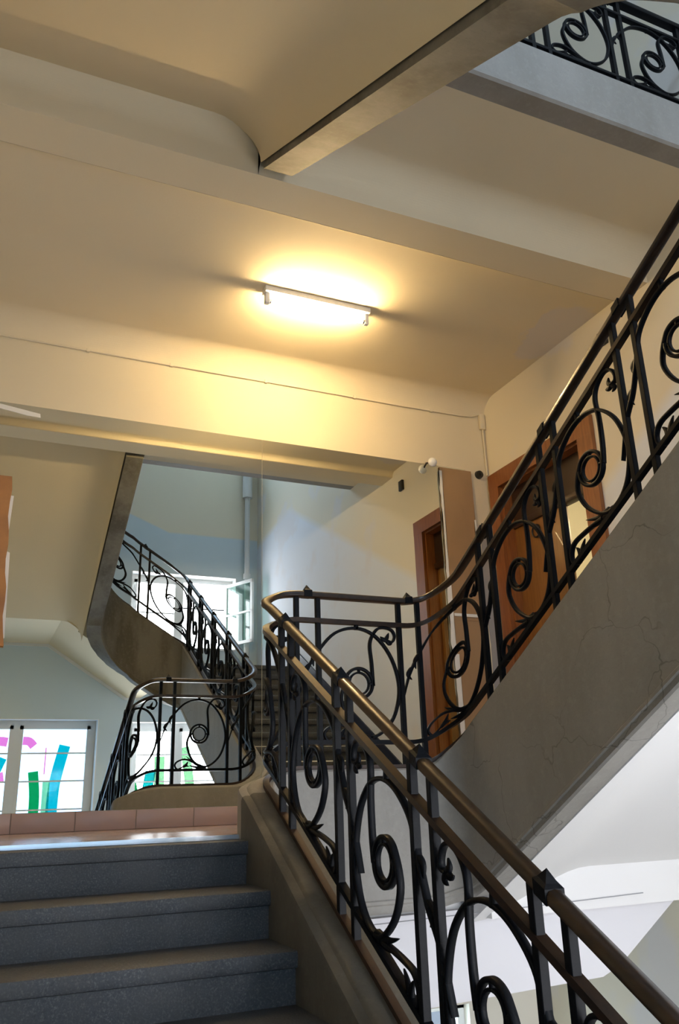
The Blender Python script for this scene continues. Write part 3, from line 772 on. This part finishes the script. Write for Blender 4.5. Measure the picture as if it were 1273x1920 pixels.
# ------------------------------------------------------------------ windows
def window(num, hole, mull, rows, yg=-7.33, open_right=False):
    x0, x1, z0, z1 = hole
    bm = bmesh.new()
    # white reveal lining
    for a in ((x0, x0+.012, YW-.4, YW+.004, z0, z1), (x1-.012, x1, YW-.4, YW+.004, z0, z1), (x0+.012, x1-.012, YW-.4, YW+.004, z1-.012, z1), (x0+.012, x1-.012, YW-.4, YW+.03, z0, z0+.03)): add_box(bm, *a)
    fw_ = .085
    for a in ((x0+.012, x0+fw_, yg-.03, yg+.03, z0+.03, z1-.012), (x1-fw_, x1-.012, yg-.03, yg+.03, z0+.03, z1-.012), (x0+fw_, x1-fw_, yg-.03, yg+.03, z1-fw_, z1-.012), (x0+fw_, x1-fw_, yg-.03, yg+.03, z0+.03, z0+fw_), (mull-.045, mull+.045, yg-.035, yg+.035, z0+.03, z1-.012)): add_box(bm, *a)
    w_ = finish('window_%d' % num, bm, FRAMEW, kind='structure')
    for side, (a, b) in enumerate(((x0+fw_, mull-.045), (mull+.045, x1-fw_))):
        if open_right and side == 1: continue
        zz0, zz1 = z0+fw_, z1-fw_
        bm = bmesh.new(); sw_ = .05
        for q in ((a, a+sw_, zz0, zz1), (b-sw_, b, zz0, zz1), (a, b, zz1-sw_, zz1), (a, b, zz0, zz0+sw_)): add_box(bm, q[0], q[1], yg-.022, yg+.04, q[2], q[3])
        for r in range(1, rows):
            z = zz0+(zz1-zz0)*r/rows; add_box(bm, a, b, yg-.015, yg+.025, z-.011, z+.011)
        s_ = finish('sash', bm, FRAMEW, w_)
        box('pane', GLASS, a+.02, b-.02, yg-.004, yg+.0, zz0+.02, zz1-.02, parent=s_)
    return w_
w1 = window(1, WIN['lower_left'], -.44, 5)
w2 = window(2, WIN['lower_right'], 1.94, 9)
w3 = window(3, WIN['upper'], 1.93, 2, open_right=True)
w4 = window(4, WIN['top'], 1.8, 3)  # unseen window, added above the view to let light onto the top floor
# the open casement of the upper window
M = Matrix.Translation((2.70, -7.28, 0)) @ Matrix.Rotation(math.radians(66), 4, 'Z')
bm = bmesh.new()
a, b, zz0, zz1 = 0, .70, 2.60, 3.66
for q in ((a, a+.05, zz0, zz1), (b-.05, b, zz0, zz1), (a, b, zz1-.05, zz1), (a, b, zz0, zz0+.05), (a, b, 3.11, 3.14)): add_box(bm, q[0], q[1], -.02, .02, q[2], q[3], M=M)
s_ = finish('open_sash', bm, FRAMEW, w3)
box('open_pane', FROST, .03, .67, -.003, .003, zz0+.03, zz1-.03, parent=s_, M=M)
box('window_bar', IRON, 2.0, 2.72, -7.42, -7.40, 3.25, 3.27, parent=w3)
# lower-storey window far below
bm = bmesh.new()
for q in ((1.85, 1.90, -2.1, -1.33), (2.50, 2.56, -2.1, -1.33), (1.85, 2.56, -1.37, -1.33)): add_box(bm, q[0], q[1], .08, .16, q[2], q[3])
w5 = finish('window_5', bm, FRAMEW, kind='structure')
box('pane', GLASS, 1.88, 2.52, .11, .115, -2.1, -1.35, parent=w5)
daylight('daylight_below', 1.7, 2.7, -2.2, -1.2, 40, y=.42).rotation_euler = (-PI/2, 0, 0)

# painted paper strips stuck on the panes
FILM = {k: film_mat(k+'_film', c) for k, c in dict(turquoise=(.02, .50, .50), green=(.04, .42, .20), pale_green=(.38, .60, .42), pink=(.80, .34, .52)).items()}
FILM['deep_green'] = film_mat('deep_green_film', (.015, .18, .085)); FILM['deep_turquoise'] = film_mat('deep_turquoise_film', (.01, .21, .21)); FILM['deep_pale_green'] = film_mat('deep_pale_green_film', (.17, .27, .19))
def strip(kind, pts, w0, label, y=-7.322):
    q = spline(pts, 5); bm = bmesh.new(); L, R = [], []
    for i, p in enumerate(q):
        a, b = q[max(0, i-1)], q[min(len(q)-1, i+1)]
        dx, dz = b[0]-a[0], b[1]-a[1]; n = math.hypot(dx, dz) or 1
        L.append((p[0]-dz/n*w0/2, p[1]+dx/n*w0/2)); R.append((p[0]+dz/n*w0/2, p[1]-dx/n*w0/2))
    n = len(q)
    F = [[bm.verts.new((x, yy, z)) for x, z in side] for yy in (y, y+.0015) for side in (L, R)]
    for k in range(n-1):
        bm.faces.new([F[0][k], F[1][k], F[1][k+1], F[0][k+1]]); bm.faces.new([F[2][k], F[2][k+1], F[3][k+1], F[3][k]])
        bm.faces.new([F[0][k], F[0][k+1], F[2][k+1], F[2][k]]); bm.faces.new([F[1][k], F[3][k], F[3][k+1], F[1][k+1]])
    for k in (0, n-1): bm.faces.new([F[0][k], F[2][k], F[3][k], F[1][k]])
    tag(finish('paper_strip', bm, FILM[kind]), label, 'window decoration', 'coloured strips on the window panes')
strip('turquoise', [(.13, -.6), (.14, .3), (.17, .6), (.26, 1.03)], .16, 'tallest turquoise strip at the right of the left lower window')
strip('green', [(-.13, -.6), (-.11, .2), (-.16, .66)], .14, 'green strip on the left lower window, right of the central bar')
strip('pale_green', [(.04, -.6), (.04, .2), (.035, .52)], .10, 'pale green strip between the green and tallest turquoise strips')
strip('turquoise', [(-.70, .6), (-.60, .86)], .13, 'short slanting turquoise strip left of the central bar')
strip('pink', [(-.80, 1.02), (-.68, 1.09), (-.55, 1.08)], .13, 'upper pink band left of the central window bar')
strip('pink', [(-.80, .60), (-.68, .58), (-.56, .60)], .13, 'lower pink band left of the central window bar')
strip('pink', [(-.34, 1.10), (-.25, 1.09), (-.18, 1.02)], .12, 'pink band on the pane right of the central window bar')
strip('pink', [(-.005, .62), (-.004, 1.0)], .018, 'thin vertical pink line on the pane beside the tallest turquoise strip')
strip('deep_green', [(1.34, -.5), (1.33, .2), (1.28, .48)], .13, 'green strip at the left edge of the right lower window')
strip('deep_turquoise', [(1.46, -.5), (1.50, .2), (1.56, .64)], .16, 'turquoise strip leaning right on the right lower window')
strip('deep_pale_green', [(1.71, -.5), (1.70, .3), (1.69, .86)], .16, 'pale green strip beside the central bar of the right lower window')
strip('deep_pale_green', [(2.22, -.5), (2.18, .4), (2.08, 1.0)], .15, 'pale green strip right of the bar in the right lower window')

# pipe in the corner by the upper window
pi_ = thing('drain_pipe', 'white vertical pipe in the corner beside the upper window', 'pipe', (2.98, -6.98, 1.98))
tube('pipe', PIPE, [(2.985, -6.98, 1.985), (2.985, -6.98, 7.55)], .045, pi_, seg=14)
tube('sleeve', PIPE, [(2.985, -6.98, 5.2), (2.985, -6.98, 7.5)], .085, pi_, seg=14)
tube('collar', PIPE, [(2.985, -6.98, 3.72), (2.985, -6.98, 3.82)], .062, pi_, seg=14)
# thin wire across the lower beam
wr = thing('beam_wire', 'thin grey wire across the white beam below the landing edge', 'wire', (1.9, -1.81, -.44))
tube('wire', mat('grey_wire', (.35, .35, .37), .6), [(.9, -1.806, -.47), (2.0, -1.806, -.455), (2.75, -1.806, -.44)], .003, wr, seg=6)
